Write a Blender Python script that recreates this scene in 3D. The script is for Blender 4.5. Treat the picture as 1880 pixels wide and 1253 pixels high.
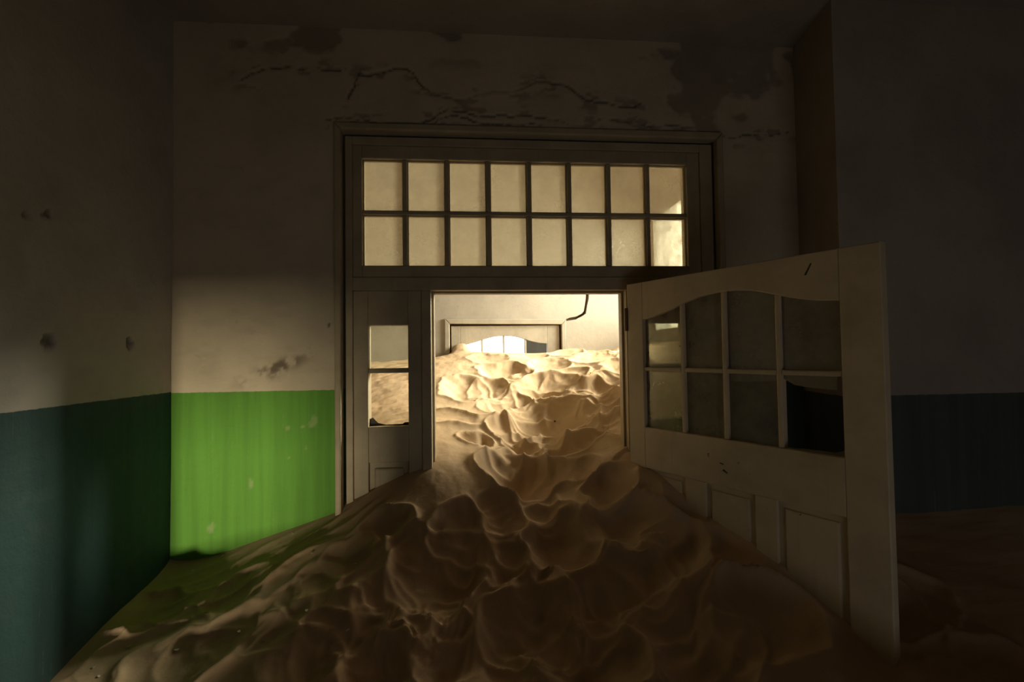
import bpy, bmesh, math, random
import numpy as np
from mathutils import Vector, Matrix

for o in list(bpy.data.objects):
    bpy.data.objects.remove(o)
S = bpy.context.scene
COL = S.collection
random.seed(7)

# ------------------------------------------------------------------ camera
F_PX = 836.0
cam_d = bpy.data.cameras.new('camera')
cam_d.sensor_width = 36.0
cam_d.lens = 36.0 * F_PX / 1880.0
cam_d.clip_start = 0.02
cam = bpy.data.objects.new('camera', cam_d)
COL.objects.link(cam)
fw = Vector((0.08172287, 0.99627167, 0.02764292))
rt = Vector((0.99658561, -0.08135823, -0.01407015))
up = Vector((0.01176871, -0.02869839, 0.99951883))
M3 = Matrix((rt, up, -fw)).transposed()
cam.matrix_world = Matrix.Translation((0, -1.95, 1.77)) @ M3.to_4x4()
S.camera = cam

# ------------------------------------------------------------------ sky, light, exposure
S.view_settings.view_transform = 'Standard'
S.view_settings.look = 'None'
S.view_settings.gamma = 1
S.view_settings.use_curve_mapping = False
S.view_settings.exposure = 0.0

world = bpy.data.worlds.new('sky')
S.world = world
world.use_nodes = True
bg = world.node_tree.nodes['Background']
bg.inputs[0].default_value = (0.78, 0.88, 1.0, 1)
bg.inputs[1].default_value = 6.0


def area(name, loc, target, sx, sy, power, colour, spread=180):
    l = bpy.data.lights.new(name, 'AREA')
    l.shape = 'RECTANGLE'
    l.size, l.size_y = sx, sy
    l.energy = power
    l.color = colour
    l.spread = math.radians(spread)
    o = bpy.data.objects.new(name, l)
    COL.objects.link(o)
    o.location = loc
    d = Vector(target) - Vector(loc)
    o.rotation_euler = d.to_track_quat('-Z', 'Y').to_euler()
    return o


# daylight outside the window in the right end of the corridor
area('daylight_corridor_window', (1.585, 1.45, 2.40), (0.0, 1.45, 2.36), 0.55, 0.96, 60, (1.0, 0.90, 0.78))
area('sky_corridor_window', (2.35, 0.98, 2.85), (0.12, -0.05, 1.25), 1.1, 1.0, 275, (1.0, 0.89, 0.76), 112)
# added lamp behind the camera for the lit patch on the green wall
area('rear_beam_lamp', (-1.22, -6.0, -0.70), (-1.0, 0.0, 1.45), 0.38, 0.5, 17.5, (1.0, 0.86, 0.60), 40)
# added weak warm fill on the left sand, no known source there
area('side_fill_lamp', (2.45, -2.75, 1.5), (-1.0, -0.5, 0.9), 0.5, 0.9, 0.18, (1.0, 0.80, 0.68), 50)
# added low fill lamp that lifts the dark walls, no known source
area('rear_fill_lamp', (0.9, -3.4, 0.45), (0.5, 0.0, 1.9), 2.2, 0.5, 5.5, (0.95, 0.95, 1.0))

# ------------------------------------------------------------------ helpers


def tag(o, label=None, cat=None, group=None, kind=None):
    if label:
        o['label'] = label
    if cat:
        o['category'] = cat
    if group:
        o['group'] = group
    if kind:
        o['kind'] = kind
    return o


def obj(name, bm, mat, parent=None, smooth=False):
    me = bpy.data.meshes.new(name)
    if isinstance(bm, bmesh.types.BMesh):
        bmesh.ops.recalc_face_normals(bm, faces=bm.faces)
        bm.to_mesh(me)
        bm.free()
    else:
        me.from_pydata(*bm)
    me.materials.append(mat)
    if smooth:
        me.polygons.foreach_set('use_smooth', [True] * len(me.polygons))
    o = bpy.data.objects.new(name, me)
    COL.objects.link(o)
    if parent:
        o.parent = parent
    return o


def empty(name, loc, rz=0):
    o = bpy.data.objects.new(name, None)
    o.empty_display_size = 0.1
    COL.objects.link(o)
    o.location = loc
    o.rotation_euler = (0, 0, rz)
    return o


def box(x0, x1, y0, y1, z0, z1, bev=0.0, bm=None):
    own = bm is None
    t = bmesh.new()
    vs = [t.verts.new(p) for p in ((x0, y0, z0), (x1, y0, z0), (x1, y1, z0), (x0, y1, z0), (x0, y0, z1), (x1, y0, z1), (x1, y1, z1), (x0, y1, z1))]
    for f in ((0, 1, 2, 3), (4, 5, 6, 7), (0, 1, 5, 4), (1, 2, 6, 5), (2, 3, 7, 6), (3, 0, 4, 7)):
        t.faces.new([vs[i] for i in f])
    bmesh.ops.recalc_face_normals(t, faces=t.faces)
    if bev:
        bmesh.ops.bevel(t, geom=t.edges[:], offset=bev, segments=2, affect='EDGES', profile=0.5)
    if own:
        return t
    me = bpy.data.meshes.new('tmp')
    t.to_mesh(me)
    t.free()
    bm.from_mesh(me)
    bpy.data.meshes.remove(me)
    return bm


def prism(poly, y0, y1, bev=0.0):
    """polygon in x,z drawn out along y"""
    t = bmesh.new()
    a = [t.verts.new((x, y0, z)) for x, z in poly]
    b = [t.verts.new((x, y1, z)) for x, z in poly]
    n = len(poly)
    fa = t.faces.new(a)
    fb = t.faces.new(b[::-1])
    for i in range(n):
        t.faces.new((a[i], b[i], b[(i + 1) % n], a[(i + 1) % n]))
    bmesh.ops.recalc_face_normals(t, faces=t.faces)
    if bev:
        es = [e for f in (fa, fb) for e in f.edges]
        bmesh.ops.bevel(t, geom=list(set(es)), offset=bev, segments=2, affect='EDGES', profile=0.5)
    big = [f for f in t.faces if len(f.verts) > 4]
    bmesh.ops.triangulate(t, faces=big)
    return t


def plan_prism(poly, z0, z1):
    t = bmesh.new()
    a = [t.verts.new((x, y, z0)) for x, y in poly]
    b = [t.verts.new((x, y, z1)) for x, y in poly]
    n = len(poly)
    t.faces.new(a)
    t.faces.new(b[::-1])
    for i in range(n):
        t.faces.new((a[i], b[i], b[(i + 1) % n], a[(i + 1) % n]))
    bmesh.ops.triangulate(t, faces=[f for f in t.faces if len(f.verts) > 4])
    return t


rng = np.random.RandomState(11)
_LAT = rng.rand(256, 256)


def vnoise(x, y, s, ox=0.0):
    """smooth lattice noise, 0..1"""
    u = x * s + 31.7 + ox
    v = y * s + 77.3 + ox * 1.7
    i = np.floor(u).astype(int)
    j = np.floor(v).astype(int)
    fu = u - i
    fv = v - j
    fu = fu * fu * (3 - 2 * fu)
    fv = fv * fv * (3 - 2 * fv)
    g = lambda a, b: _LAT[a % 256, b % 256]
    return (g(i, j) * (1 - fu) + g(i + 1, j) * fu) * (1 - fv) + (g(i, j + 1) * (1 - fu) + g(i + 1, j + 1) * fu) * fv


def fbm(x, y, s, ox=0.0, n=4):
    r = 0
    a = 0.5
    for k in range(n):
        r = r + a * vnoise(x, y, s * 2 ** k, ox + 9.1 * k)
        a *= 0.5
    return r / (1 - 0.5 ** n)


def polydist(px, py, line):
    d = np.full(px.shape, 9.0)
    for (x0, y0), (x1, y1) in zip(line[:-1], line[1:]):
        dx, dy = x1 - x0, y1 - y0
        t = np.clip(((px - x0) * dx + (py - y0) * dy) / (dx * dx + dy * dy), 0, 1)
        d = np.minimum(d, np.hypot(px - x0 - t * dx, py - y0 - t * dy))
    return d


# ------------------------------------------------------------------ materials


class NT:
    def __init__(self, name):
        self.m = bpy.data.materials.new(name)
        self.m.use_nodes = True
        self.t = self.m.node_tree
        self.b = self.t.nodes['Principled BSDF']
        self.out = self.t.nodes['Material Output']
        tc = self.t.nodes.new('ShaderNodeTexCoord')
        self.co = tc.outputs['Object']

    def n(self, kind, **kw):
        x = self.t.nodes.new('ShaderNode' + kind)
        for k, v in kw.items():
            setattr(x, k, v)
        return x

    def l(self, a, b):
        self.t.links.new(a, b)

    def mapping(self, scale):
        m = self.n('Mapping')
        m.inputs['Scale'].default_value = scale
        self.l(self.co, m.inputs[0])
        return m.outputs[0]

    def noise(self, scale, detail=5, rough=0.6, vec=None):
        x = self.n('TexNoise')
        x.inputs['Scale'].default_value = scale
        x.inputs['Detail'].default_value = detail
        x.inputs['Roughness'].default_value = rough
        self.l(vec if vec is not None else self.co, x.inputs['Vector'])
        return x.outputs[0]

    def ramp(self, val, lo, hi, a=0.0, b=1.0, smooth=True):
        x = self.n('MapRange')
        x.interpolation_type = 'SMOOTHSTEP' if smooth else 'LINEAR'
        for i, v in zip((1, 2, 3, 4), (lo, hi, a, b)):
            x.inputs[i].default_value = v
        self.l(val, x.inputs[0])
        return x.outputs[0]

    def math(self, op, a, b=None):
        x = self.n('Math', operation=op)
        for i, v in enumerate((a, b)):
            if v is None:
                continue
            if isinstance(v, (int, float)):
                x.inputs[i].default_value = v
            else:
                self.l(v, x.inputs[i])
        return x.outputs[0]

    def mix(self, f, a, b, mode='MIX'):
        x = self.n('Mix', data_type='RGBA', blend_type=mode)
        for i, v in ((0, f), (6, a), (7, b)):
            if isinstance(v, (int, float)):
                x.inputs[i].default_value = v
            elif isinstance(v, tuple):
                x.inputs[i].default_value = (*v, 1)
            else:
                self.l(v, x.inputs[i])
        return x.outputs[2]

    def attr(self, name):
        x = self.n('Attribute')
        x.attribute_name = name
        return x.outputs['Fac']

    def bump(self, h, strength, dist=0.01):
        x = self.n('Bump')
        x.inputs['Strength'].default_value = strength
        x.inputs['Distance'].default_value = dist
        self.l(h, x.inputs['Height'])
        self.l(x.outputs[0], self.b.inputs['Normal'])

    def done(self, colour, rough=0.85, spec=0.2):
        if isinstance(colour, tuple):
            self.b.inputs['Base Color'].default_value = (*colour, 1)
        else:
            self.l(colour, self.b.inputs['Base Color'])
        self.b.inputs['Roughness'].default_value = rough
        self.b.inputs['Specular IOR Level'].default_value = spec
        return self.m


def plaster(name, top, dado=None, dado_z=1.63, wear=True, rough=0.8, bump=0.35):
    k = NT(name)
    big = k.noise(2.2, 6)
    fine = k.noise(28, 5)
    col = k.mix(k.ramp(big, 0.35, 0.7), top, tuple(c * 0.80 for c in top))
    col = k.mix(k.ramp(fine, 0.58, 0.75, 0, 0.35), col, tuple(c * 0.6 for c in top))
    if dado:
        streak = k.noise(1.0, 4, 0.6, k.mapping((26, 26, 1.1)))
        if name == 'plaster_back_wall':     # dado is dark grey-green right of the doorway
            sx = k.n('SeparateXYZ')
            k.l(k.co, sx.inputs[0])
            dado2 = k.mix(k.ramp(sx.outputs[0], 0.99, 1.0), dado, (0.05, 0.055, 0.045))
        else:
            dado2 = dado
        dc = k.mix(k.ramp(streak, 0.35, 0.7), dado2, k.mix(1.0, dado2, (0.82, 0.82, 0.82), 'MULTIPLY'))
        chip = k.math('MULTIPLY', k.ramp(k.noise(9, 8, 0.75), 0.64, 0.68), k.ramp(k.noise(1.6, 3, 0.5), 0.5, 0.62))
        drip = k.math('MULTIPLY', k.ramp(k.noise(1.0, 3, 0.5, k.mapping((55, 55, 1.6))), 0.66, 0.72), k.ramp(k.noise(30, 3), 0.42, 0.6, 0, 0.55))
        dc = k.mix(k.math('MAXIMUM', chip, drip), dc, tuple(0.8 * a + 0.15 * b for a, b in zip(dado, top)))
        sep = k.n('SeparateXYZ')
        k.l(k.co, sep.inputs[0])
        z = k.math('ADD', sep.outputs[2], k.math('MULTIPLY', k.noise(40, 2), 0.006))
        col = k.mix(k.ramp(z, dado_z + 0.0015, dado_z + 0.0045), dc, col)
    if wear:
        pale = k.math('MULTIPLY', k.attr('chip'), 0.28)
        col = k.mix(pale, col, tuple(min(1, c * 1.05) for c in top))
        col = k.mix(k.attr('stain'), col, (0.085, 0.06, 0.035))
        col = k.mix(k.attr('wear'), col, (0.06, 0.043, 0.03))
    k.bump(k.math('ADD', k.noise(14, 6, 0.65), k.math('MULTIPLY', fine, 0.3)), bump, 0.012)
    return k.done(col, rough, 0.25)


M = {}
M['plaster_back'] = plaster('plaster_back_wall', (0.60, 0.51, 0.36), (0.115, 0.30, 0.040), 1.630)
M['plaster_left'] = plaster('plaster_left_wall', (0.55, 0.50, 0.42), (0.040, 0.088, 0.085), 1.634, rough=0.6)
M['plaster_right'] = plaster('plaster_right_wall', (0.44, 0.37, 0.29), (0.10, 0.12, 0.10), 1.585, wear=False)
M['plaster_dark'] = plaster('plaster_rear', (0.30, 0.26, 0.21), None, wear=False)
M['plaster_far'] = plaster('plaster_corridor', (0.43, 0.385, 0.32), None, wear=False, bump=0.10)
M['crack'] = plaster('cracked_masonry', (0.16, 0.11, 0.07), None, wear=False)
M['ceiling'] = plaster('ceiling_plaster', (0.40, 0.35, 0.28), None, wear=False)


def painted_wood(name, c):
    k = NT(name)
    grain = k.noise(1.0, 6, 0.6, k.mapping((40, 40, 3)))
    big = k.noise(5, 6, 0.65)
    col = k.mix(k.ramp(big, 0.35, 0.75), c, tuple(x * 0.74 for x in c))
    col = k.mix(k.ramp(grain, 0.55, 0.75, 0, 0.3), col, tuple(x * 0.62 for x in c))
    nick = k.math('MULTIPLY', k.ramp(k.noise(34, 6, 0.7), 0.66, 0.70), k.ramp(k.noise(4, 3), 0.52, 0.62))
    col = k.mix(nick, col, (0.09, 0.06, 0.035))
    k.bump(grain, 0.15, 0.006)
    return k.done(col, 0.5, 0.35)


M['wood'] = painted_wood('old_cream_paint_on_wood', (0.46, 0.38, 0.24))
M['wood_door'] = painted_wood('cream_paint_on_door_leaf', (0.62, 0.51, 0.33))
M['wood_far'] = painted_wood('faded_cream_paint_on_wood', (0.43, 0.38, 0.30))
M['wood_dark'] = painted_wood('dark_weathered_wood', (0.06, 0.05, 0.035))


def dusty_glass(name, dirt, tint=(0.93, 0.95, 0.9), lo=0.1, scr=True, dust=(0.62, 0.55, 0.42)):
    k = NT(name)
    t = k.t
    tr = k.n('BsdfTransparent')
    tr.inputs[0].default_value = (*tint, 1)
    gl = k.n('BsdfGlossy')
    gl.inputs['Roughness'].default_value = 0.12
    fr = k.n('Fresnel')
    fr.inputs[0].default_value = 1.5
    m1 = k.n('MixShader')
    k.l(fr.outputs[0], m1.inputs[0])
    k.l(tr.outputs[0], m1.inputs[1])
    k.l(gl.outputs[0], m1.inputs[2])
    tl = k.n('BsdfTranslucent')
    tl.inputs[0].default_value = (*dust, 1)
    df = k.n('BsdfDiffuse')
    df.inputs[0].default_value = (*dust, 1)
    m2 = k.n('MixShader')
    m2.inputs[0].default_value = 0.35
    k.l(tl.outputs[0], m2.inputs[1])
    k.l(df.outputs[0], m2.inputs[2])
    cloud = k.ramp(k.noise(9, 6, 0.65), 0.3, 0.75, lo * dirt, dirt)
    if scr:
        w = k.ramp(k.noise(30, 4, 0.6), 0.47, 0.5)
        w2 = k.math('MULTIPLY', w, k.ramp(k.noise(30, 4, 0.6), 0.5, 0.53, 1, 0))
        area_ = k.ramp(k.noise(4.5, 3), 0.50, 0.62)
        cloud = k.math('MAXIMUM', 0.0, k.math('SUBTRACT', cloud, k.math('MULTIPLY', k.math('MULTIPLY', w2, area_), dirt * 0.35)))
    m3 = k.n('MixShader')
    k.l(cloud, m3.inputs[0])
    k.l(m1.outputs[0], m3.inputs[1])
    k.l(m2.outputs[0], m3.inputs[2])
    k.l(m3.outputs[0], k.out.inputs[0])
    return k.m


M['glass_transom'] = dusty_glass('dusty_transom_glass', 0.56, lo=0.72, dust=(0.80, 0.71, 0.55))
M['glass_clear'] = dusty_glass('thinly_dusted_glass', 0.16, lo=0.4)
M['glass_door'] = dusty_glass('dusty_door_glass', 0.45, lo=0.6, dust=(0.78, 0.70, 0.55), scr=False, tint=(0.86, 0.88, 0.82))
M['glass_far'] = dusty_glass('bright_outside_glass', 0.10, lo=0.3, scr=False)


def sand_mat():
    k = NT('fine_desert_sand')
    big = k.noise(3.0, 5)
    col = k.mix(k.ramp(big, 0.3, 0.7), (0.56, 0.415, 0.265), (0.50, 0.355, 0.215))
    grain = k.noise(420, 2, 0.5)
    col = k.mix(k.ramp(grain, 0.55, 0.8, 0, 0.5), col, (0.30, 0.18, 0.085))
    col = k.mix(k.ramp(k.noise(90, 3, 0.6), 0.66, 0.74, 0, 0.35), col, (0.28, 0.18, 0.10))
    rip = k.noise(1.0, 3, 0.5, k.mapping((18, 60, 40)))
    h = k.math('ADD', k.math('MULTIPLY', rip, 0.3), k.math('ADD', k.math('MULTIPLY', k.noise(120, 4, 0.6), 0.3), k.math('MULTIPLY', grain, 0.10)))
    k.bump(h, 0.35, 0.005)
    return k.done(col, 0.95, 0.1)


M['sand'] = sand_mat()
k_ = NT('paint_flake')
M['flake'] = k_.done(k_.mix(k_.ramp(k_.noise(200, 3), 0.4, 0.7), (0.72, 0.66, 0.55), (0.5, 0.44, 0.34)), 0.8)
k_ = NT('dark_stone')
M['stone'] = k_.done(k_.mix(k_.ramp(k_.noise(120, 3), 0.4, 0.7), (0.07, 0.05, 0.035), (0.13, 0.09, 0.06)), 0.9)
k_ = NT('rusty_iron')
M['iron'] = k_.done(k_.mix(k_.ramp(k_.noise(150, 4), 0.4, 0.7), (0.07, 0.045, 0.03), (0.12, 0.075, 0.045)), 0.6)
k_ = NT('bare_earth')
M['earth'] = k_.done(k_.mix(k_.ramp(k_.noise(4, 4), 0.4, 0.7), (0.42, 0.30, 0.18), (0.36, 0.25, 0.15)), 0.95)

# ------------------------------------------------------------------ the setting


def grid_wall(name, fn, us, vs, keep, fields, mat, extra=None):
    """wall face as a fine grid: fn(u, v, depth) -> xyz; fields(u, v) -> dict wear/stain/chip/depth"""
    U, V = np.meshgrid(us, vs, indexing='ij')
    fl = fields(U, V)
    P = fn(U, V, fl['depth']).reshape(-1, 3)
    nu, nv = len(us), len(vs)
    uc = (us[:-1] + us[1:]) / 2
    vc = (vs[:-1] + vs[1:]) / 2
    UC, VC = np.meshgrid(uc, vc, indexing='ij')
    I, J = np.nonzero(keep(UC, VC))
    a = I * nv + J
    F = np.stack([a, a + nv, a + nv + 1, a + 1], 1)
    used = np.zeros(nu * nv, bool)
    used[F.ravel()] = True
    idx = np.cumsum(used) - 1
    verts = P[used]
    faces = idx[F]
    ev, ef = [], []
    if extra is not None:
        me = bpy.data.meshes.new('tmp')
        extra.to_mesh(me)
        extra.free()
        n0 = len(verts)
        ev = [tuple(v.co) for v in me.vertices]
        ef = [tuple(n0 + i for i in p.vertices) for p in me.polygons]
        bpy.data.meshes.remove(me)
    me = bpy.data.meshes.new(name)
    me.from_pydata([tuple(v) for v in verts] + ev, [], [tuple(f) for f in faces] + ef)
    for key in ('wear', 'stain', 'chip'):
        at = me.attributes.new(key, 'FLOAT', 'POINT')
        arr = np.zeros(len(me.vertices), np.float32)
        if key in fl:
            arr[:len(verts)] = fl[key].reshape(-1)[used]
        at.data.foreach_set('value', arr)
    me.materials.append(mat)
    sm = np.zeros(len(me.polygons), bool)
    sm[:len(faces)] = True
    me.polygons.foreach_set('use_smooth', sm)
    o = bpy.data.objects.new(name, me)
    COL.objects.link(o)
    return o


def sstep(x, a, b):
    t = np.clip((x - a) / (b - a), 0, 1)
    return t * t * (3 - 2 * t)


CEIL = 3.165
OX0, OX1, OZ = -0.560, 1.100, 2.730      # masonry opening for the glazed screen
CRACKS = [
    [(-0.529, 2.861), (-0.52, 2.892), (-0.491, 2.961), (-0.434, 2.954), (-0.338, 2.986), (-0.281, 2.99), (-0.203, 2.912), (-0.124, 2.874), (-0.048, 2.865), (0.092, 2.912), (0.192, 2.925), (0.313, 2.961), (0.417, 2.955), (0.497, 2.906), (0.538, 2.876), (0.636, 2.864), (0.761, 2.88)],
    [(-0.962, 2.918), (-0.81, 2.98), (-0.661, 2.99), (-0.567, 2.972)],
    [(-0.606, 2.768), (-0.378, 2.767), (-0.225, 2.778), (-0.106, 2.815), (0.051, 2.805), (0.251, 2.821), (0.453, 2.781), (0.66, 2.796), (0.869, 2.777), (1.062, 2.765)],
    [(1.126, 2.749), (1.32, 2.759), (1.489, 2.761)],
    [(-0.179, 2.773), (-0.062, 2.795), (0.078, 2.777), (0.317, 2.789)]]
CW = [0.0042, 0.0028, 0.0034, 0.0025, 0.0028]


def back_fields(u, v):
    wu = u + 0.03 * (fbm(u, v, 9) - 0.5) * 2
    wv = v + 0.03 * (fbm(u, v, 9, 40) - 0.5) * 2
    wear = np.zeros(u.shape)
    for line, w in zip(CRACKS, CW):
        d = polydist(wu, wv, line)
        br = sstep(vnoise(u, v, 5, 3), 0.15, 0.5)
        wear = np.maximum(wear, (1 - sstep(d, w * 0.4, w * 1.5)) * (0.25 + 0.55 * br))
        flakes = (1 - sstep(d, 0.02, 0.07)) * sstep(fbm(u, v * 2.2, 14, 5), 0.60, 0.66)
        wear = np.maximum(wear, 0.4 * flakes)
    pk = sstep(fbm(u, v, 7, 8) + 0.55 - 1.5 * np.hypot((u - 1.14) / 0.30, (v - 3.06) / 0.30) * 0.45, 0.52, 0.6)
    wear = np.maximum(wear, 0.4 * pk)
    tp = sstep(fbm(u, v * 1.5, 6, 21), 0.60, 0.68) * sstep(v, 2.98, 3.1)
    wear = np.maximum(wear, 0.45 * tp)
    ang = math.atan2(0.108, 0.26)
    du, dv = u + 0.82, v - 1.72
    a = du * math.cos(ang) + dv * math.sin(ang)
    b = -du * math.sin(ang) + dv * math.cos(ang)
    st = np.exp(-(a / 0.13) ** 2 - (b / 0.028) ** 2) * 1.1 + np.exp(-((du + 0.01) / 0.05) ** 2 - (dv / 0.022) ** 2) * 0.9
    st = st * sstep(fbm(u, v, 26, 13), 0.40, 0.62)
    st = np.maximum(st, 0.08 * sstep(fbm(u, v * 2.5, 10, 17), 0.58, 0.75) * sstep(v, 1.64, 1.66))
    chip = np.zeros(u.shape)
    for cx, cz, r, rz in ((-0.667, 1.515, 0.014, 0.026), (-0.68, 1.495, 0.012, 0.012), (-0.715, 1.485, 0.01, 0.007), (-0.777, 1.478, 0.009, 0.01), (-0.927, 1.248, 0.012, 0.018), (-0.93, 1.262, 0.006, 0.012), (-1.063, 1.094, 0.012, 0.02), (-1.055, 1.106, 0.006, 0.018), (-0.705, 1.40, 0.006, 0.008), (-0.77, 1.36, 0.006, 0.005)):
        d = np.hypot((wu - cx) / r, (wv - cz) / rz)
        chip = np.maximum(chip, (1 - sstep(d, 0.7, 1.2)) * (0.45 + 0.4 * vnoise(u, v, 60)))
    nick = 1 - sstep(np.hypot((u + 0.602) / 0.004, (v - 1.90) / 0.013), 0.6, 1.1)
    wear = np.maximum(wear, nick)
    depth = 0.010 * wear + 0.003 * chip + 0.006 * (fbm(u, v, 2.2, 2) - 0.5)
    return dict(wear=wear, stain=np.clip(st, 0, 0.8), chip=chip, depth=depth)


us = np.unique(np.r_[np.arange(-1.225, OX0, 0.0085), OX0, np.arange(OX0 + 0.004, OX1, 0.0085), OX1, np.arange(OX1 + 0.006, 1.49, 0.0085), 1.49])
vs = np.unique(np.r_[0.2, np.arange(0.85, OZ, 0.009), OZ, np.arange(OZ + 0.005, CEIL + 0.02, 0.0085)])
core = bmesh.new()
box(-1.40, OX0, 0.02, 0.16, 0, 3.3, 0, core)
box(OX1, 1.62, 0.02, 0.16, 0, 3.3, 0, core)
box(OX0, OX1, 0.02, 0.16, OZ, 3.3, 0, core)
box(OX0 - 0.03, OX0, -0.0005, 0.03, 0, OZ, 0, core)
box(OX1, OX1 + 0.03, -0.0005, 0.03, 0, OZ, 0, core)
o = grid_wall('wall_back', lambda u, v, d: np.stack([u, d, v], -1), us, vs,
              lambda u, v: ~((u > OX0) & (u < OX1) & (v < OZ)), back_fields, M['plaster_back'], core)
tag(o, kind='structure')


def left_fields(u, v):          # u = y, v = z
    wu = u + 0.02 * (fbm(u, v, 20) - 0.5) * 2
    wv = v + 0.02 * (fbm(u, v, 20, 40) - 0.5) * 2
    wear = np.zeros(u.shape)
    dep = np.zeros(u.shape)
    for cy, cz, r in ((-0.537, 1.822, 0.024), (-0.229, 1.822, 0.017), (-0.545, 2.19, 0.012), (-0.61, 2.17, 0.012)):
        d = np.hypot(wu - cy, wv - cz) / r
        m = 1 - sstep(d + 0.8 * (fbm(u, v, 60, 3) - 0.5), 0.6, 1.1)
        wear = np.maximum(wear, m * (0.30 + 0.55 * fbm(u, v, 90)))
        dep = np.maximum(dep, m * 0.012 * (0.4 + vnoise(u, v, 70)))
    chip = sstep(fbm(u, v, 22, 6), 0.62, 0.68) * sstep(fbm(u * 2.0, v * 0.8, 4, 4), 0.52, 0.62) * (v < 1.62) * 0.08
    st = 0.12 * sstep(fbm(u, v, 7, 27), 0.5, 0.75)
    return dict(wear=wear, stain=st, chip=chip, depth=dep + 0.002 * chip + 0.006 * (fbm(u, v, 2.5, 12) - 0.5))


us = np.arange(-1.25, 0.0051, 0.008)
vs = np.unique(np.r_[0.2, np.arange(0.7, CEIL + 0.02, 0.009)])
core = bmesh.new()
box(-1.40, -1.26, -1.25, 0.02, 0, 3.3, 0, core)
box(-1.262, -1.2235, -1.2525, -1.249, 0, 3.3, 0, core)
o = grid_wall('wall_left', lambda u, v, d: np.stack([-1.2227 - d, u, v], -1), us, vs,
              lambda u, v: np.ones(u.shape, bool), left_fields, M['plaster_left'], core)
tag(o, kind='structure')

# stepped right part of the back wall: return, then a front face running to the right
o = obj('wall_right', plan_prism([(1.480, 0.14), (1.480, 0.0), (1.462, -0.10), (1.430, -0.285), (2.75, -0.285), (2.75, 0.14)], 0, 3.3), M['plaster_right'])
tag(o, kind='structure')
o = obj('wall_rear_side', box(2.62, 2.78, -7.0, -0.28, -1.7, 3.3), M['plaster_dark'])
tag(o, kind='structure')
# unseen rear wall; low opening at left shaped to crop the added lamp's beam
bm = bmesh.new()
box(-0.96, 2.7, -3.66, -3.5, -0.4, 3.3, 0, bm)
box(-2.6, -0.96, -3.66, -3.5, 0.31, 3.3, 0, bm)
box(-2.6, -2.05, -3.66, -3.5, -0.4, 0.31, 0, bm)
o = obj('wall_rear', bm, M['plaster_dark'])
tag(o, kind='structure')
bm = bmesh.new()
box(-2.60, -2.46, -7.0, -1.1, -1.7, 3.3, 0, bm)
box(-2.60, -1.262, -1.25, -1.1, 0, 3.3, 0, bm)
box(-2.60, 2.7, -7.1, -6.95, -1.7, 3.3, 0, bm)
o = obj('wall_rear_left', bm, M['plaster_dark'])
tag(o, kind='structure')

bm = bmesh.new()
box(-2.7, 2.8, -7.1, 0.08, CEIL, CEIL + 0.12, 0.0, bm)
o = obj('ceiling', bm, M['ceiling'])
tag(o, kind='structure')
o = obj('ceiling_corridor', box(-1.75, 1.85, 0.08, 2.1, 3.32, 3.45), M['ceiling'])
tag(o, kind='structure')
bm = box(-2.6, 2.75, -2.4, 1.95, -1.0, 0.0)
box(-2.6, 2.75, -3.66, -2.4, -1.7, -0.4, 0, bm)  # unseen floor sunk here so the rear lamp's beam passes
box(-2.6, 2.75, -7.1, -3.66, -1.8, -1.6, 0, bm)
o = obj('floor', bm, M['earth'])
tag(o, kind='structure')
o = obj('ground', box(-14, 14, 2.1, 16, -0.2, -0.04), M['earth'])
tag(o, kind='structure')

# corridor beyond the screen
FY = 1.80
crack_l = [(0.765, 2.052), (0.800, 2.066), (0.845, 2.072), (0.868, 2.082), (0.899, 2.098), (0.916, 2.120), (0.925, 2.170), (0.934, 2.225), (0.938, 2.28), (0.946, 2.34), (0.94, 2.42)]
crack_r = [(0.952, 2.42), (0.972, 2.34), (0.966, 2.28), (0.960, 2.22), (0.945, 2.16), (0.934, 2.098), (0.903, 2.076), (0.868, 2.060), (0.846, 2.048), (0.800, 2.042), (0.770, 2.036)]
outline = [(-1.7, 0), (-0.243, 0), (-0.243, 2.064), (0.752, 2.050)] + crack_l + crack_r + [(0.767, 2.03), (0.767, 0), (1.555, 0), (1.555, 3.34), (-1.7, 3.34)]
o = obj('wall_far', prism(outline, FY, FY + 0.05), M['plaster_far'])
tag(o, kind='structure')
bm = bmesh.new()
box(-1.7, -0.243, FY + 0.05, FY + 0.22, 0, 3.34, 0, bm)
box(0.767, 1.555, FY + 0.05, FY + 0.22, 0, 3.34, 0, bm)
box(-0.243, 0.767, FY + 0.052, FY + 0.22, 1.985, 3.34, 0, bm)
box(-0.243, -0.165, FY + 0.052, FY + 0.22, 0, 1.985, 0, bm)
box(0.675, 0.767, FY + 0.052, FY + 0.22, 0, 1.985, 0, bm)
o = obj('wall_far_masonry', bm, M['crack'])
tag(o, kind='structure')
# right end wall of the corridor with its window
WY0, WY1, WZ0, WZ1 = 0.80, 1.77, 1.90, 2.92
bm = bmesh.new()
XR = 1.50
box(XR, XR + 0.06, 0.02, WY0, 0, 3.34, 0, bm)
box(XR, XR + 0.055, WY1, 1.80, 0, 3.34, 0, bm)
box(XR, XR + 0.06, WY0, WY1, 0, WZ0, 0, bm)
box(XR, XR + 0.06, WY0, WY1, WZ1, 3.34, 0, bm)
o = obj('wall_corridor_right', bm, M['plaster_far'])
tag(o, kind='structure')
bm = bmesh.new()
box(-1.82, -1.62, 0.02, 2.0, 0, 3.34, 0, bm)
o = obj('wall_corridor_left', bm, M['plaster_dark'])
tag(o, kind='structure')
win = empty('window_4', (XR + 0.03, (WY0 + WY1) / 2, WZ0))
tag(win, 'bright window in the corridor end wall, glimpsed through the right transom panes', 'window', kind='structure')
hw, hh = (WY1 - WY0) / 2, WZ1 - WZ0
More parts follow.
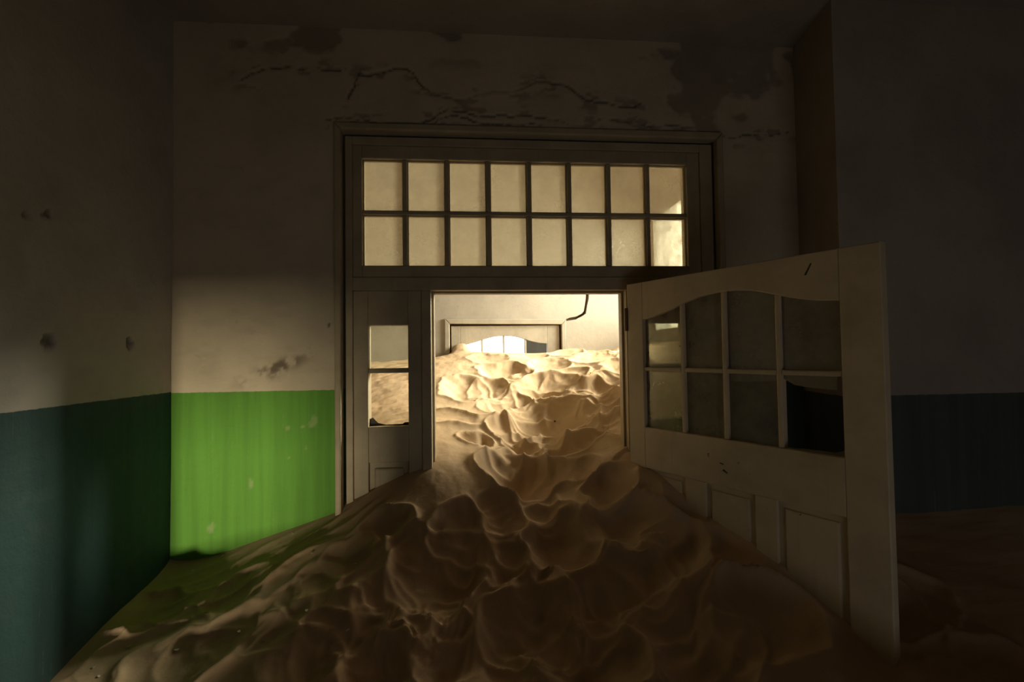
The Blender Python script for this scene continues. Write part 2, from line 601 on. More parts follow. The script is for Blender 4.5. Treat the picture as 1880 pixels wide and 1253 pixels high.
for nm, b in (('stile', (-hw, -hw + 0.03, 0, hh)), ('stile', (hw - 0.03, hw, 0, hh)), ('rail', (-hw + 0.03, hw - 0.03, 0, 0.05)), ('rail', (-hw + 0.03, hw - 0.03, hh - 0.05, hh))):
    obj(nm, box(-0.025, 0.025, b[0], b[1], b[2], b[3], 0.004), M['wood_far'], win)
obj('pane', box(-0.002, 0.002, -hw + 0.03, hw - 0.03, 0.05, hh - 0.05), M['glass_far'], win)

# unseen window frames added to go with the two fill lamps
for nm, loc, rz, w_, h_, lab in (('added_window_5', (0.9, -3.47, 0.16), 0.0, 2.3, 0.58, 'long low window frame added behind the rear fill lamp'), ('added_window_6', (2.59, -2.75, 1.0), math.pi / 2, 0.7, 1.05, 'small window frame added behind the side fill lamp')):
    wn = empty(nm, loc, rz)
    tag(wn, lab, 'window', kind='structure')
    for part, x0, x1, z0, z1 in (('stile', -w_ / 2 - 0.05, -w_ / 2, 0, h_), ('stile', w_ / 2, w_ / 2 + 0.05, 0, h_), ('rail', -w_ / 2, w_ / 2, 0, 0.04), ('rail', -w_ / 2, w_ / 2, h_ - 0.04, h_)):
        obj(part, box(x0, x1, -0.03, 0.03, z0, z1, 0.003), M['wood'], wn)
    obj('pane', box(-w_ / 2, w_ / 2, -0.012, -0.009, 0.04, h_ - 0.04), M['glass_clear'], wn)

# ------------------------------------------------------------------ glazed screen in the opening
FY0, FY1 = 0.022, 0.105


def lbox(name, x0, x1, z0, z1, mat='wood', y0=FY0, y1=FY1, bev=0.003, parent=None):
    return obj(name, box(x0, x1, y0, y1, z0, z1, bev), M[mat], parent)


def casing():
    c = empty('trim_1', (0.27, -0.02, 0))
    tag(c, 'narrow cream casing around the wide glazed door screen', 'trim', kind='structure')
    ox = -0.27

    def piece(name, pts):
        obj(name, prism([(x + ox, z) for x, z in pts], 0.0, 0.04, 0.007), M['wood'], c)
    piece('casing_side', [(-0.578, 0), (-0.551, 0), (-0.551, 2.722), (-0.578, 2.752)])
    piece('casing_side', [(1.092, 0), (1.122, 0), (1.122, 2.752), (1.092, 2.718)])
    piece('casing_head', [(-0.551, 2.722), (1.092, 2.718), (1.122, 2.752), (-0.578, 2.752)])


casing()
fr = empty('door_frame', (0.27, 0.06, 0))
tag(fr, 'heavy cream timber frame holding transom, sidelights and the sand-filled doorway', 'door frame', kind='structure')


def fbox(name, x0, x1, z0, z1, **kw):
    y0, y1 = kw.pop('y0', FY0), kw.pop('y1', FY1)
    return obj(name, box(x0 - 0.27, x1 - 0.27, y0 - 0.06, y1 - 0.06, z0, z1, kw.pop('bev', 0.003)), M[kw.pop('mat', 'wood')], fr)


fbox('jamb', -0.543, -0.514, 0, 2.712)
fbox('jamb', 1.030, 1.088, 0, 2.712)
fbox('jamb_packing', -0.562, -0.543, 0, 2.735, y0=0.075, bev=0.001)
fbox('jamb_packing', 1.088, 1.103, 0, 2.735, y0=0.075, bev=0.001)
fbox('head_packing', -0.543, 1.088, 2.712, 2.735, y0=0.075, bev=0.001)
fbox('head', -0.514, 1.030, 2.676, 2.712)
fbox('transom_bar', -0.514, 1.030, 2.047, 2.104)
fbox('mullion', -0.226, -0.186, 0, 2.047)
fbox('mullion', 0.674, 0.716, 0, 2.047)
# door stops inside the doorway
fbox('door_stop', -0.186, -0.176, 0, 2.047, y0=0.062, y1=FY1, bev=0.002)
fbox('door_stop', 0.664, 0.674, 0, 2.047, y0=0.062, y1=FY1, bev=0.002)
fbox('door_stop', -0.176, 0.664, 2.037, 2.047, y0=0.062, y1=FY1, bev=0.002)

# transom sash: two rows of eight panes
TW0, TW1, TZ0, TZ1, TZM = -0.475, 0.971, 2.155, 2.620, 2.387
tr = empty('window_1', (0.248, 0.062, TZ0))
tag(tr, 'wide sixteen-pane transom window of dusty glass above the doorway', 'window', kind='structure')
tb = lambda name, x0, x1, z0, z1, y0, y1, bev, mat: obj(name, box(x0 - 0.248, x1 - 0.248, y0 - 0.062, y1 - 0.062, z0 - TZ0, z1 - TZ0, bev), M[mat], tr)
tb('stile', -0.514, TW0, 2.104, 2.676, 0.030, 0.095, 0.003, 'wood')
tb('stile', TW1, 1.030, 2.104, 2.676, 0.030, 0.095, 0.003, 'wood')
tb('rail', TW0, TW1, 2.104, TZ0, 0.030, 0.095, 0.003, 'wood')
tb('rail', TW0, TW1, TZ1, 2.676, 0.030, 0.095, 0.003, 'wood')
tb('muntin', TW0, TW1, TZM - 0.009, TZM + 0.009, 0.036, 0.088, 0.004, 'wood')
pw = (TW1 - TW0) / 8
for i in range(1, 8):
    x = TW0 + i * pw
    for z0, z1 in ((TZ0, TZM - 0.009), (TZM + 0.009, TZ1)):
        tb('muntin', x - 0.009, x + 0.009, z0, z1, 0.036, 0.088, 0.004, 'wood')
for i in range(8):
    for z0, z1 in ((TZ0, TZM - 0.009), (TZM + 0.009, TZ1)):
        x0 = TW0 + i * pw + (0.009 if i else 0)
        x1 = TW0 + (i + 1) * pw - (0.009 if i < 7 else 0)
        # putty bead round each pane
        bm = bmesh.new()
        for q in ((x0, x0 + 0.004, z0, z1), (x1 - 0.004, x1, z0, z1), (x0 + 0.004, x1 - 0.004, z0, z0 + 0.004), (x0 + 0.004, x1 - 0.004, z1 - 0.004, z1)):
            box(q[0] - 0.248, q[1] - 0.248, 0.050 - 0.062, 0.0615 - 0.062, q[2] - TZ0, q[3] - TZ0, 0, bm)
        bd = obj('glazing_bead', bm, M['wood'], tr)
        tb('pane', x0, x1, z0, z1, 0.062, 0.065, 0, 'glass_transom')


def sidelight(name, x0, x1, p0, p1, label, broken):
    """fixed glazed panel between jamb and mullion: two panes over a fielded panel"""
    cx = (x0 + x1) / 2
    w = empty(name, (cx, 0.06, 0))
    tag(w, label, 'window', kind='structure')
    B = lambda nm, a, b, z0, z1, y0=0.032, y1=0.092, bev=0.003, mat='wood': obj(nm, box(a - cx, b - cx, y0 - 0.06, y1 - 0.06, z0, z1, bev), M[mat], w)
    zt, zb, zm = 1.899, 1.467, 1.704
    B('stile', x0, p0, 0, 2.047)
    B('stile', p1, x1, 0, 2.047)
    B('rail', p0, p1, zt, 2.047)
    B('rail', p0, p1, 1.315, zb)
    B('rail', p0, p1, 0, 0.2)
    B('muntin', p0, p1, zm - 0.010, zm + 0.010, 0.036, 0.086, 0.004)
    B('panel', p0, p1, 0.2, 1.315, 0.048, 0.078, 0.002)
    B('raised_field', p0 + 0.022, p1 - 0.022, 0.225, 1.290, 0.038, 0.055, 0.008)
    B('pane', p0, p1, zm + 0.010, zt, 0.062, 0.065, 0, 'glass_clear')
    if broken:
        a, b = p0 - cx, p1 - cx
        obj('glass_shard', prism([(a, zb), (a + 0.045, zb), (a + 0.075, zb + 0.002), (a + 0.034, zb + 0.012), (a + 0.012, zb + 0.036), (a, zb + 0.030)], 0.002, 0.005), M['wood_dark'], w)
        obj('glass_shard', prism([(a + 0.045, zb), (b, zb), (b, zb + 0.013), (b - 0.02, zb + 0.012), (b - 0.03, zb + 0.006), (a + 0.075, zb + 0.004)], 0.002, 0.005), M['wood_dark'], w)
    else:
        B('pane', p0, p1, zb, zm - 0.010, 0.062, 0.065, 0, 'glass_transom')
    return w


sidelight('window_2', -0.514, -0.226, -0.453, -0.285, 'narrow left sidelight whose lower pane is broken out above the sand', True)
sidelight('window_3', 0.716, 1.030, 0.772, 0.940, 'narrow right sidelight seen behind the open glazed door', False)

# ------------------------------------------------------------------ glazed doors (near open leaf and far closed leaf)
ARCH = [(0.080, 1.903), (0.120, 1.908), (0.163, 1.919), (0.21, 1.932), (0.253, 1.946), (0.30, 1.960), (0.347, 1.971), (0.39, 1.976), (0.44, 1.978), (0.49, 1.976), (0.538, 1.969), (0.58, 1.957), (0.616, 1.945), (0.65, 1.934), (0.68, 1.926), (0.73, 1.915), (0.794, 1.909)]
AX = np.array([a for a, z in ARCH])
AZ = np.array([z for a, z in ARCH])


def leaf(root, w, zt, cols, zm, zb, dz, mat, glass, broken=(), panels=True):
    arch = lambda x: float(np.interp(x, AX, AZ)) + dz
    g0, g1 = cols[0], cols[-1]
    T = 0.020
    P = lambda nm, poly, y0, y1, bev, m: obj(nm, prism(poly, y0, y1, bev), M[m], root)
    rect = lambda a, b, z0, z1: [(a, z0), (b, z0), (b, z1), (a, z1)]
    P('stile', rect(0, g0, 0.03, zt), -T, T, 0.003, mat)
    P('stile', rect(g1, w, 0.03, zt), -T, T, 0.003, mat)
    xs = np.linspace(g0, g1, 28)
    P('top_rail', [(x, arch(x)) for x in xs] + [(g1, zt), (g0, zt)], -T, T, 0.003, mat)
    P('lock_rail', rect(g0, g1, 1.292 + dz, zb), -T, T, 0.003, mat)
    P('bottom_rail', rect(g0, g1, 0.03, 0.24), -T, T, 0.003, mat)
    mw = 0.008
    for i, x in enumerate(cols[1:-1]):
        P('muntin', [(x - mw, zb), (x + mw, zb), (x + mw, arch(x + mw)), (x - mw, arch(x - mw))], -0.016, 0.016, 0.004, mat)
    for i in range(4):
        a = cols[i] + (mw if i else 0)
        b = cols[i + 1] - (mw if i < 3 else 0)
        P('muntin', rect(a, b, zm - mw, zm + mw), -0.016, 0.016, 0.004, mat)
        if (i, 0) in broken:
            # strip of glass left hanging at the top, splinters at the bottom
            P('glass_shard', [(a, zm - mw - 0.012), (a + 0.03, zm - mw - 0.03), (a + 0.07, zm - mw - 0.036), (b - 0.02, zm - mw - 0.040), (b - 0.018, zm - mw), (a, zm - mw)], -0.0015, 0.0015, 0, 'glass_transom')
            P('glass_shard', [(a, zb), (b, zb), (b, zb + 0.02), (b - 0.03, zb + 0.008), (a + 0.05, zb + 0.006)], -0.0015, 0.0015, 0, glass)
        else:
            P('pane', rect(a, b, zb, zm - mw), -0.0015, 0.0015, 0, glass)
        xs = np.linspace(a, b, 9)
        P('pane', [(a, zm + mw), (b, zm + mw)] + [(x, arch(x)) for x in xs[::-1]], -0.0015, 0.0015, 0, glass)
    if panels:
        for x0, x1 in ((0.268, 0.350), (0.530, 0.600)):
            P('mullion', rect(x0, x1, 0.24, 1.292 + dz), -T, T, 0.003, mat)
        for x0, x1 in ((g0, 0.268), (0.350, 0.530), (0.600, g1)):
            p = P('panel', rect(x0, x1, 0.24, 1.292 + dz), -0.008, 0.008, 0, mat)
            o = obj('raised_field', prism(rect(x0 + 0.020, x1 - 0.020, 0.262, 1.270 + dz), -0.015, 0.015, 0.006), M[mat], p)


A_OPEN = 1.0570118
door = empty('door_1', (0.6731, -0.030, 0), -A_OPEN)
tag(door, 'open cream glazed door leaf with arched top panes, half buried in sand', 'door', kind='structure')
leaf(door, 0.890, 2.060, [0.082, 0.265, 0.434, 0.616, 0.790], 1.698, 1.459, 0.0, 'wood_door', 'glass_door', broken={(3, 0)})
for z in (0.5, 1.86):
    obj('hinge', box(-0.012, 0.004, -0.024, 0.012, z, z + 0.10, 0.003), M['iron'], door)
# gouges in the paint of the top rail and lock rail
for pts in ([(0.700, 1.995), (0.706, 1.995), (0.722, 2.028), (0.719, 2.030)], [(0.418, 1.349), (0.436, 1.341), (0.438, 1.345), (0.424, 1.355)], [(0.408, 1.372), (0.424, 1.369), (0.424, 1.373), (0.412, 1.376)]):
    obj('gouge', prism(pts, -0.0206, -0.0195), M['wood_dark'], door)

far = empty('door_2', (-0.191, FY + 0.03, -0.06))
tag(far, 'distant cream door with arched glazing, sand piled almost to its top', 'door', kind='structure')
leaf(far, 0.897, 2.062, [0.073, 0.251, 0.432, 0.611, 0.794], 1.698, 1.459, 0.0, 'wood_far', 'glass_far')
# the far door's casing
cs = empty('trim_2', (0.262, FY - 0.015, 0))
tag(cs, 'plain cream casing around the distant buried door', 'trim', kind='structure')
C_ = lambda nm, pts, y0=0.0, y1=0.05: obj(nm, prism([(x - 0.262, z) for x, z in pts], y0, y1, 0.005), M['wood_far'], cs)
C_('casing_side', [(-0.243, 0), (-0.203, 0), (-0.203, 2.020), (-0.243, 2.062)])
C_('casing_side', [(0.722, 0), (0.762, 0), (0.762, 2.050), (0.722, 2.008)])
C_('casing_head', [(-0.203, 2.020), (0.722, 2.008), (0.762, 2.050), (-0.243, 2.062)])

# weathered boards of a lean-to outside, behind the far door's right panes
hut = empty('lean_to', (1.0, 2.6, 0))
tag(hut, 'dark weathered boarding outside, behind the right pane of the distant door', 'shed')
x = -0.50
i = 0
while x < 0.9:
    w_ = 0.14
    obj('board', box(x, x + w_ + 0.004, -0.012 + 0.006 * (i % 2), 0.012 + 0.006 * (i % 2), -0.03, 2.02 + 0.012 * (i % 3), 0.003), M['wood_dark'], hut)
    x += w_
    i += 1

# ------------------------------------------------------------------ the sand
CTRL = np.array([(-1.22,0,.965),(-1.125,0,.961),(-.873,0,1.031),(-.57,0,1.128),(-.4,0,1.2),(-.19,0,1.275),(-.03,0,1.25),(.23,0,1.175),(.5,0,1.25),(.67,-.0,1.325),(.802,-.258,1.23),(.834,-.314,1.184),(.926,-.478,1.138),(1.057,-.711,.994),
(1.5,-.31,1.12),(1.2,-.05,1.3),(.95,.1,1.36),(-1.22,-.235,.915),(-1.22,-.5,.855),(-1.22,-1,.67),(-.6,-.35,.98),(-.6,-.7,.83),(0,-.7,.83),(0,-.35,1.0),(.4,-.35,1.06),(.6,-.7,.91),(0,-1.3,.62),(-1,-1.5,.44),(1.1,-1.5,.66),(2,-1.2,.75),(2.2,-2,.4),(0,-2.3,.15),(-1.2,-2.3,.08),(1.2,-2.5,.1),(0,-3.4,-.3),(-1.3,-3.4,-.45),(-2.2,-3.4,-.45),(2,-3.4,-.3),
(-.17,.25,1.36),(.25,.25,1.245),(.65,.3,1.4),(-.15,.8,1.53),(.25,.8,1.5),(.7,.8,1.6),(1.2,.8,1.72),(1.55,.9,1.78),(1.55,1.75,1.82),(1.28,1.75,1.80),(.95,1.75,1.765),(.78,1.72,1.795),(.6,1.6,1.765),(.25,1.5,1.765),(.25,1.78,1.775),(0,1.5,1.765),(-.1,1.72,1.79),(-.27,1.75,1.755),(-.5,1.75,1.72),(-.9,1.7,1.70),(-1.5,1.7,1.6),(-.6,.8,1.50),(-1.3,.8,1.4),(-1.4,.2,1.3),(-.4,.3,1.34),(0,2.6,1.6),(.7,2.6,1.6),(-.8,2.6,1.6)])


def thin_plate(C, lam=1e-3):
    n = len(C)
    d = np.hypot(C[:, None, 0] - C[None, :, 0], C[:, None, 1] - C[None, :, 1])
    K = np.where(d > 0, d * d * np.log(d + 1e-12), 0) + lam * np.eye(n)
    P = np.c_[np.ones(n), C[:, :2]]
    s = np.linalg.solve(np.block([[K, P], [P.T, np.zeros((3, 3))]]), np.r_[C[:, 2], 0, 0, 0])

    def f(x, y):
        sh = np.shape(x)
        x = np.ravel(x).astype(float)
        y = np.ravel(y).astype(float)
        out = s[n] + s[n + 1] * x + s[n + 2] * y
        for i in range(n):
            q = (x - C[i, 0]) ** 2 + (y - C[i, 1]) ** 2
            out = out + s[i] * .5 * q * np.log(q + 1e-12)
        return out.reshape(sh)
    return f


sand_base = thin_plate(CTRL)
HOLLOWS = [(0.439, 0.855, 0.128), (0.75, 0.72, 0.097), (0.62, 0.731, 0.045), (0.267, 0.772, 0.117), (0.543, 0.625, 0.093), (0.124, 0.715, 0.095), (0.195, 0.477, 0.081), (0.421, 0.542, 0.15), (0.371, 0.395, 0.073), (0.24, 0.363, 0.066), (0.518, 0.278, 0.094), (-0.005, 0.32, 0.054), (0.201, 1.121, 0.11), (0.576, 0.919, 0.087), (-0.076, 0.887, 0.118), (0.093, 0.904, 0.095), (0.712, 0.526, 0.09), (0.641, 0.337, 0.097), (0.217, 0.091, 0.122), (0.407, 0.056, 0.072), (0.065, -0.108, 0.055), (0.1, -0.161, 0.059), (0.304, -0.281, 0.1), (-0.066, -0.223, 0.071), (-0.127, -0.341, 0.103), (0.09, -0.31, 0.043), (0.2, -0.411, 0.055), (-0.112, -0.447, 0.056), (-0.198, -0.471, 0.038), (0.178, -0.516, 0.102), (-0.075, -0.565, 0.073), (0.077, -0.596, 0.08), (0.53, -0.462, 0.09), (0.555, -0.293, 0.09), (0.543, -0.114, 0.078), (0.398, -0.521, 0.086), (-0.319, -0.419, 0.06), (-0.556, -0.321, 0.052), (-0.638, -0.453, 0.059), (-0.648, -0.359, 0.04), (-1.142, -0.248, 0.075), (-0.327, -0.171, 0.062), (-0.461, -0.249, 0.059), (-0.374, -0.515, 0.066), (-0.472, -0.507, 0.066), (-0.81, -0.432, 0.085), (-0.874, -0.244, 0.067), (-0.496, -0.574, 0.078), (-0.276, -0.602, 0.062), (-0.228, -0.256, 0.049), (0.606, -0.607, 0.09), (0.631, -0.716, 0.09), (0.313, -0.643, 0.093), (0.697, -0.419, 0.084), (0.82, -0.674, 0.094), (-0.882, -0.498, 0.097)]


CRESTS = [[(-0.222, 0.611), (-0.105, 0.599), (0.012, 0.54), (0.13, 0.576), (0.25, 0.594), (0.357, 0.62), (0.48, 0.623)], [(-0.208, 0.442), (-0.099, 0.443), (-0.005, 0.432), (0.107, 0.453), (0.19, 0.494), (0.289, 0.494)], [(0.176, 0.335), (0.227, 0.376), (0.277, 0.401), (0.356, 0.451), (0.431, 0.374), (0.485, 0.329), (0.547, 0.327), (0.631, 0.317), (0.778, 0.352)], [(0.554, 0.678), (0.602, 0.612), (0.666, 0.526), (0.754, 0.53), (0.844, 0.539)], [(0.432, 0.87), (0.488, 0.806), (0.535, 0.761), (0.616, 0.827)], [(0.629, 0.884), (0.657, 0.798), (0.702, 0.789), (0.757, 0.816), (0.791, 0.708)], [(0.16, 1.092), (0.242, 1.097), (0.341, 1.154)], [(0.203, 0.858), (0.261, 0.878), (0.33, 0.82), (0.353, 0.714)], [(0.029, 0.242), (0.074, 0.142), (0.149, 0.144), (0.235, 0.237), (0.3, 0.274)], [(0.315, 0.378), (0.331, 0.278), (0.343, 0.113)], [(0.072, 0.107), (0.071, -0.017), (0.133, -0.053), (0.186, -0.111), (0.249, -0.079), (0.33, -0.103), (0.424, -0.171), (0.466, -0.14)], [(-0.22, -0.19), (-0.206, -0.244), (-0.151, -0.282), (-0.093, -0.274), (-0.019, -0.3), (0.038, -0.337), (0.064, -0.384), (0.105, -0.389)], [(-0.093, -0.27), (-0.019, -0.228)], [(0.039, -0.312), (0.096, -0.323), (0.16, -0.337), (0.191, -0.384), (0.248, -0.423), (0.325, -0.449), (0.369, -0.443), (0.418, -0.393)], [(0.133, -0.241), (0.176, -0.267), (0.228, -0.227)], [(-0.255, -0.449), (-0.233, -0.506), (-0.195, -0.555), (-0.152, -0.566), (-0.13, -0.54), (-0.044, -0.53), (0.012, -0.516)], [(-0.209, -0.45), (-0.16, -0.484), (-0.115, -0.495), (-0.019, -0.448)], [(0.116, -0.567), (0.148, -0.609), (0.178, -0.645), (0.227, -0.669)], [(-0.234, -0.368), (-0.208, -0.356), (-0.179, -0.361)], [(0.248, -0.456), (0.279, -0.505), (0.32, -0.555)], [(0.444, -0.353), (0.522, -0.387), (0.637, -0.413)], [(-0.706, -0.394), (-0.614, -0.424), (-0.552, -0.476), (-0.409, -0.491)], [(-0.486, -0.327), (-0.462, -0.393), (-0.383, -0.397), (-0.328, -0.449)], [(-0.373, -0.195), (-0.315, -0.28)], [(-0.747, -0.319), (-0.738, -0.236), (-0.674, -0.172), (-0.545, -0.156)], [(-1.201, -0.339), (-1.105, -0.376), (-1.048, -0.346)]]


def make_hollows():
    r = random.Random(5)
    H = []
    for x, y, R in HOLLOWS:
        H.append((x, y, R * 1.35, r.uniform(-0.4, 0.4), r.uniform(0.95, 1.35), r.uniform(0.46, 0.60)))
    tries = 0
    while tries < 1500:
        tries += 1
        if r.random() < 0.5:
            x, y = r.uniform(0.0, 1.4), r.uniform(0.1, 1.55)
            R = r.uniform(0.12, 0.19)
        else:
            x, y = r.uniform(-1.1, 1.4), r.uniform(-1.1, 0.05)
            R = r.uniform(0.08, 0.14)
            if (x < -0.45 and y > -0.35) or (x < 0.0 and y > -0.3):
                continue
        if all(math.hypot(x - h[0], y - h[1]) > 0.72 * (R + h[2]) for h in H):
            H.append((x, y, R, r.uniform(-0.5, 0.5), r.uniform(0.85, 1.4), r.uniform(0.20, 0.34)))
    return H


HOL = make_hollows()


def relief(X, Y):
    wx = X + 0.045 * (fbm(X, Y, 9, 1, 2) - 0.5) * 2 + 0.006 * (fbm(X, Y, 24, 14, 2) - 0.5) * 2
    wy = Y + 0.045 * (fbm(X, Y, 9, 60, 2) - 0.5) * 2 + 0.006 * (fbm(X, Y, 24, 34, 2) - 0.5) * 2
    h = 0.012 * (fbm(X, Y, 6, 5, 3) - 0.5) * 2
    h0 = h.copy()
    rim = np.zeros(X.shape)
    for x, y, R, a, e, dep in HOL:
        c, s = math.cos(a), math.sin(a)
        dx, dy = wx - x, wy - y
        m = (np.abs(dx) < 2.2 * R) & (np.abs(dy) < 2.2 * R)
        if not m.any():
            continue
        u = (dx[m] * c + dy[m] * s) / (R * e)
        v = (-dx[m] * s + dy[m] * c) / (R / e ** 0.5)
        q = u * u + v * v
        D = dep * R * (0.62 if y > 0.6 else 1.0)
        h[m] = np.minimum(h[m], h0[m] * 0.4 - D * (1.15 - q) + 0.15 * D)
        rim[m] = np.maximum(rim[m], 0.34 * D * np.exp(-np.abs(np.sqrt(q) - 1.05) / 0.16))
    h = h + rim
    # long slip ridges on the drift under the green wall
    p = (X + 1.2) * 0.33 - (Y + 0.02) * 0.94
    q = 0.045 * (fbm(X, Y, 4, 71, 3) - 0.5) * 2
    k = (p + q) * 42
    rd = (1 - np.abs(np.sin(k))) ** 1.5
    h = h + 0.012 * rd * np.clip((-0.30 - X) / 0.2, 0, 1) * np.clip((Y + 0.42) / 0.15, 0, 1) * (0.3 + vnoise(X, Y, 5, 90))
    h = h * (1 - 0.55 * np.clip((-0.35 - X) / 0.25, 0, 1) * np.clip((Y + 0.9) / 0.3, 0, 1) * (Y < 0.1))
    # wind-sharpened crests between the footprints
    sx = X + 0.010 * (fbm(X, Y, 16, 25, 2) - 0.5) * 2
    sy = Y + 0.010 * (fbm(X, Y, 16, 45, 2) - 0.5) * 2
    cr = np.zeros(X.shape)
    for line in CRESTS:
        lx = [p[0] for p in line]
        ly = [p[1] for p in line]
        m = (X > min(lx) - 0.15) & (X < max(lx) + 0.15) & (Y > min(ly) - 0.15) & (Y < max(ly) + 0.15)
        if not m.any():
            continue
        d = polydist(sx[m], sy[m], line)
        f = 1.5 if np.mean(ly) > 0.1 else 1.0
        end = np.minimum(np.hypot(X[m] - lx[0], Y[m] - ly[0]), np.hypot(X[m] - lx[-1], Y[m] - ly[-1]))
        cr[m] = np.maximum(cr[m], (0.3 + 0.7 * np.clip(end / 0.08, 0, 1)) * 0.021 * f * np.exp(-d / (0.017 * f)))
    h = h + cr
    # collapsed layers on the walls of a few footprints
    for x, y, R in ((-0.19, -0.47, 0.085), (-0.205, -0.535, 0.07), (0.20, -0.425, 0.06), (0.095, -0.325, 0.045)):
        d = np.hypot((wx - x) / R, (wy - y) / (0.8 * R))
        h = h + 0.0045 * (np.sin(d * 26) ** 3) * np.exp(-((d - 0.95) / 0.35) ** 2) * (wy < y + 0.2 * R)
    h = h + 0.075 * np.exp(-((X + 0.115) / 0.065) ** 4 - ((Y - 1.80) / 0.13) ** 2)
    h = h + 0.004 * (fbm(X, Y, 30, 7, 3) - 0.5) + 0.002 * (fbm(X, Y, 110, 17, 2) - 0.5)
    return h


def fade(X, Y):
    """relief dies out at the walls the sand lies against"""
    a = np.clip((X + 1.22) / 0.05, 0.15, 1)
    wall = np.where((X < -0.18) | (X > 0.70), np.clip(np.abs(Y) / 0.06, 0.12, 1), 1)
    b = np.where(X < -0.04, 1, np.clip((1.80 - Y) / 0.12, 0.15, 1))
    along = (X - 0.673) * math.cos(A_OPEN) - (Y + 0.03) * math.sin(A_OPEN)
    perp = np.abs((X - 0.673) * math.sin(A_OPEN) + (Y + 0.03) * math.cos(A_OPEN))
    dr = np.where((along > -0.05) & (along < 0.95), np.clip(perp / 0.05, 0.15, 1), 1)
    return a * wall * b * dr


def rear_shade_ridge(X, Y):  # added ridge out of view, keeps rear light off the near sand
    """unseen sand ridge added below the view to shade the foreground from rear lamps"""
    T = np.interp(X, [-1.25, -0.8, -0.5, -0.2, 0.3, 1.0, 1.6, 2.4], [0.60, 0.69, 0.82, 0.93, 0.97, 0.92, 0.85, 0.75])
    y0 = -1.22
    w = np.exp(-((Y - y0) / np.where(Y > y0, 0.20, 0.32)) ** 2)
    return w * np.maximum(0, T - sand_base(X, np.full(np.shape(Y), y0)))


def sand_z(X, Y):
    X = np.asarray(X, float)
    Y = np.asarray(Y, float)
    return sand_base(X, Y) + relief(X, Y) * fade(X, Y) + rear_shade_ridge(X, Y)


def grid_mesh(name, xs, ys, mat, keep):
    X, Y = np.meshgrid(xs, ys, indexing='ij')
    Z = sand_z(X, Y)
    P = np.stack([X, Y, Z], -1).reshape(-1, 3)
    nx, ny = len(xs), len(ys)
    XC, YC = np.meshgrid((xs[:-1] + xs[1:]) / 2, (ys[:-1] + ys[1:]) / 2, indexing='ij')
    I, J = np.nonzero(keep(XC, YC))
    a = I * ny + J
    F = np.stack([a, a + ny, a + ny + 1, a + 1], 1)
    used = np.zeros(nx * ny, bool)
    used[F.ravel()] = True
    idx = np.cumsum(used) - 1
    V = P[used]
    F = idx[F]
    me = bpy.data.meshes.new(name)
    me.vertices.add(len(V))
    me.vertices.foreach_set('co', V.ravel())
    me.loops.add(F.size)
    me.loops.foreach_set('vertex_index', F.ravel().astype(np.int32))
    me.polygons.add(len(F))
    me.polygons.foreach_set('loop_start', np.arange(0, F.size, 4, dtype=np.int32))
    me.polygons.foreach_set('loop_total', np.full(len(F), 4, np.int32))
    me.polygons.foreach_set('use_smooth', np.ones(len(F), bool))
    me.update(calc_edges=True)
    me.validate()
    me.materials.append(mat)
    o = bpy.data.objects.new(name, me)
    COL.objects.link(o)
    return o


st = 0.0065
xs = np.unique(np.r_[np.arange(-2.4, -1.24, 0.05), np.arange(-1.24, 1.53, st), np.arange(1.53, 2.63, 0.04)])
ys = np.unique(np.r_[np.arange(-3.49, -1.15, 0.04), np.arange(-1.15, 1.84, st)])
o = grid_mesh('sand_drift', xs, ys, M['sand'], lambda x, y: ~((x < -1.235) & (y > -1.25) & (y < 0.09)) & ~((x > 1.52) & (y > -0.28)) & ~((x < -1.63) & (y > -1.2)))
tag(o, 'huge drift of wind-blown sand, footprinted, filling the doorway and room', 'sand', kind='stuff')

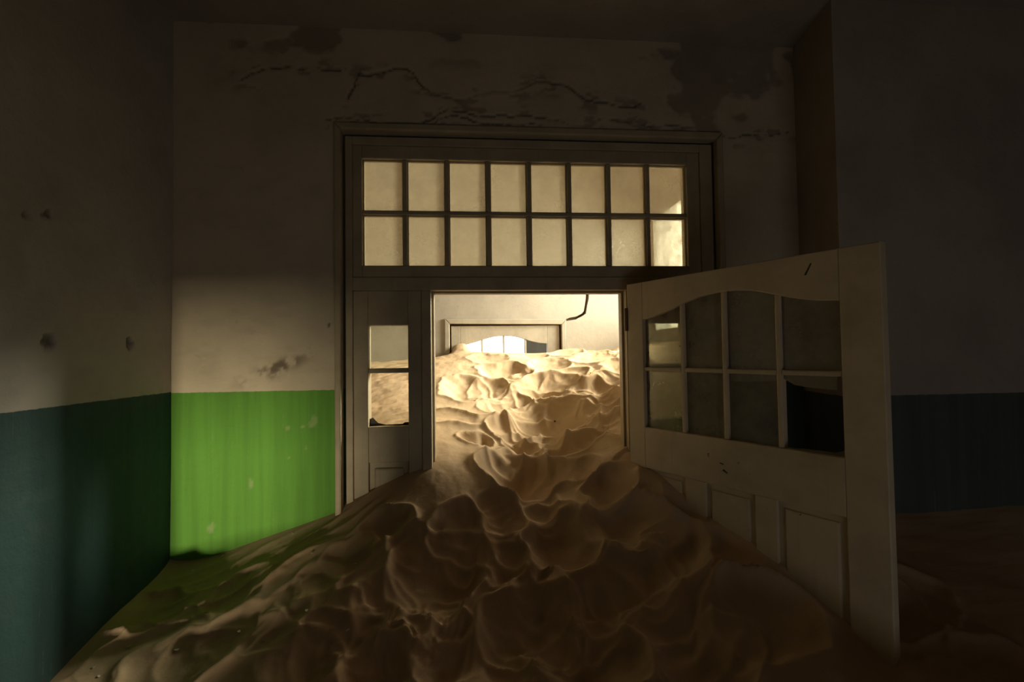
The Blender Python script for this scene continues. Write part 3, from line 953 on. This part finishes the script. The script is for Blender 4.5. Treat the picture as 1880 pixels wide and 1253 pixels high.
# loose things on the sand
FLAKES = [(-0.736, -0.033), (-1.015, -0.018), (-1.102, -0.057), (-0.917, -0.302), (-0.894, -0.321), (-0.862, -0.426), (-0.936, -0.424), (-1.093, -0.402), (-0.574, -0.608), (-0.576, -0.622), (-0.54, -0.432), (-0.434, -0.258), (-0.609, -0.192), (-0.399, -0.491), (-0.655, -0.476), (-1.141, -0.471), (-1.104, -0.502), (-0.751, -0.42)]
rf = random.Random(3)
proto = []
for k in range(4):
    n = 6
    pts = [((0.0055 + 0.003 * rf.random()) * math.cos(2 * math.pi * i / n + 0.3 * rf.random()), (0.0035 + 0.003 * rf.random()) * math.sin(2 * math.pi * i / n)) for i in range(n)]
    t = prism(pts, -0.0008, 0.0008)
    for v in t.verts:
        v.co = (v.co.x, v.co.z, v.co.y + 6.0 * v.co.x * v.co.x)
    o = obj('paint_flake', t, M['flake'])
    proto.append(o)
for i, (x, y) in enumerate(FLAKES):
    o = proto[i] if i < 4 else proto[i % 4].copy()
    if i >= 4:
        COL.objects.link(o)
    z = float(sand_z(np.array([x]), np.array([y]))[0])
    o.location = (x, y, z + 0.002)
    s = rf.uniform(0.6, 1.2)
    o.scale = (s, s, s)
    o.rotation_euler = (rf.uniform(-0.5, 0.7), rf.uniform(-0.5, 0.5), rf.uniform(0, 6.3))
    tag(o, 'tiny pale flake of paint lying on the shaded sand below the green wall', 'paint flake', 'paint flakes on the sand')
STONES = [(0.447, 0.616, 'tiny dark pebble on the bright sand in the middle of the doorway'), (0.333, 1.053, 'tiny dark pebble on the sand crest towards the distant door'), (0.723, 0.856, 'tiny dark pebble on the bright sand towards the corridor window')]
for x, y, lab in STONES:
    t = bmesh.new()
    bmesh.ops.create_icosphere(t, subdivisions=2, radius=0.006)
    for v in t.verts:
        v.co *= 1 + 0.25 * (rf.random() - 0.5)
        v.co.z *= 0.7
    o = obj('pebble', t, M['stone'], smooth=True)
    o.location = (x, y, float(sand_z(np.array([x]), np.array([y]))[0]) + 0.003)
    tag(o, lab, 'pebble')
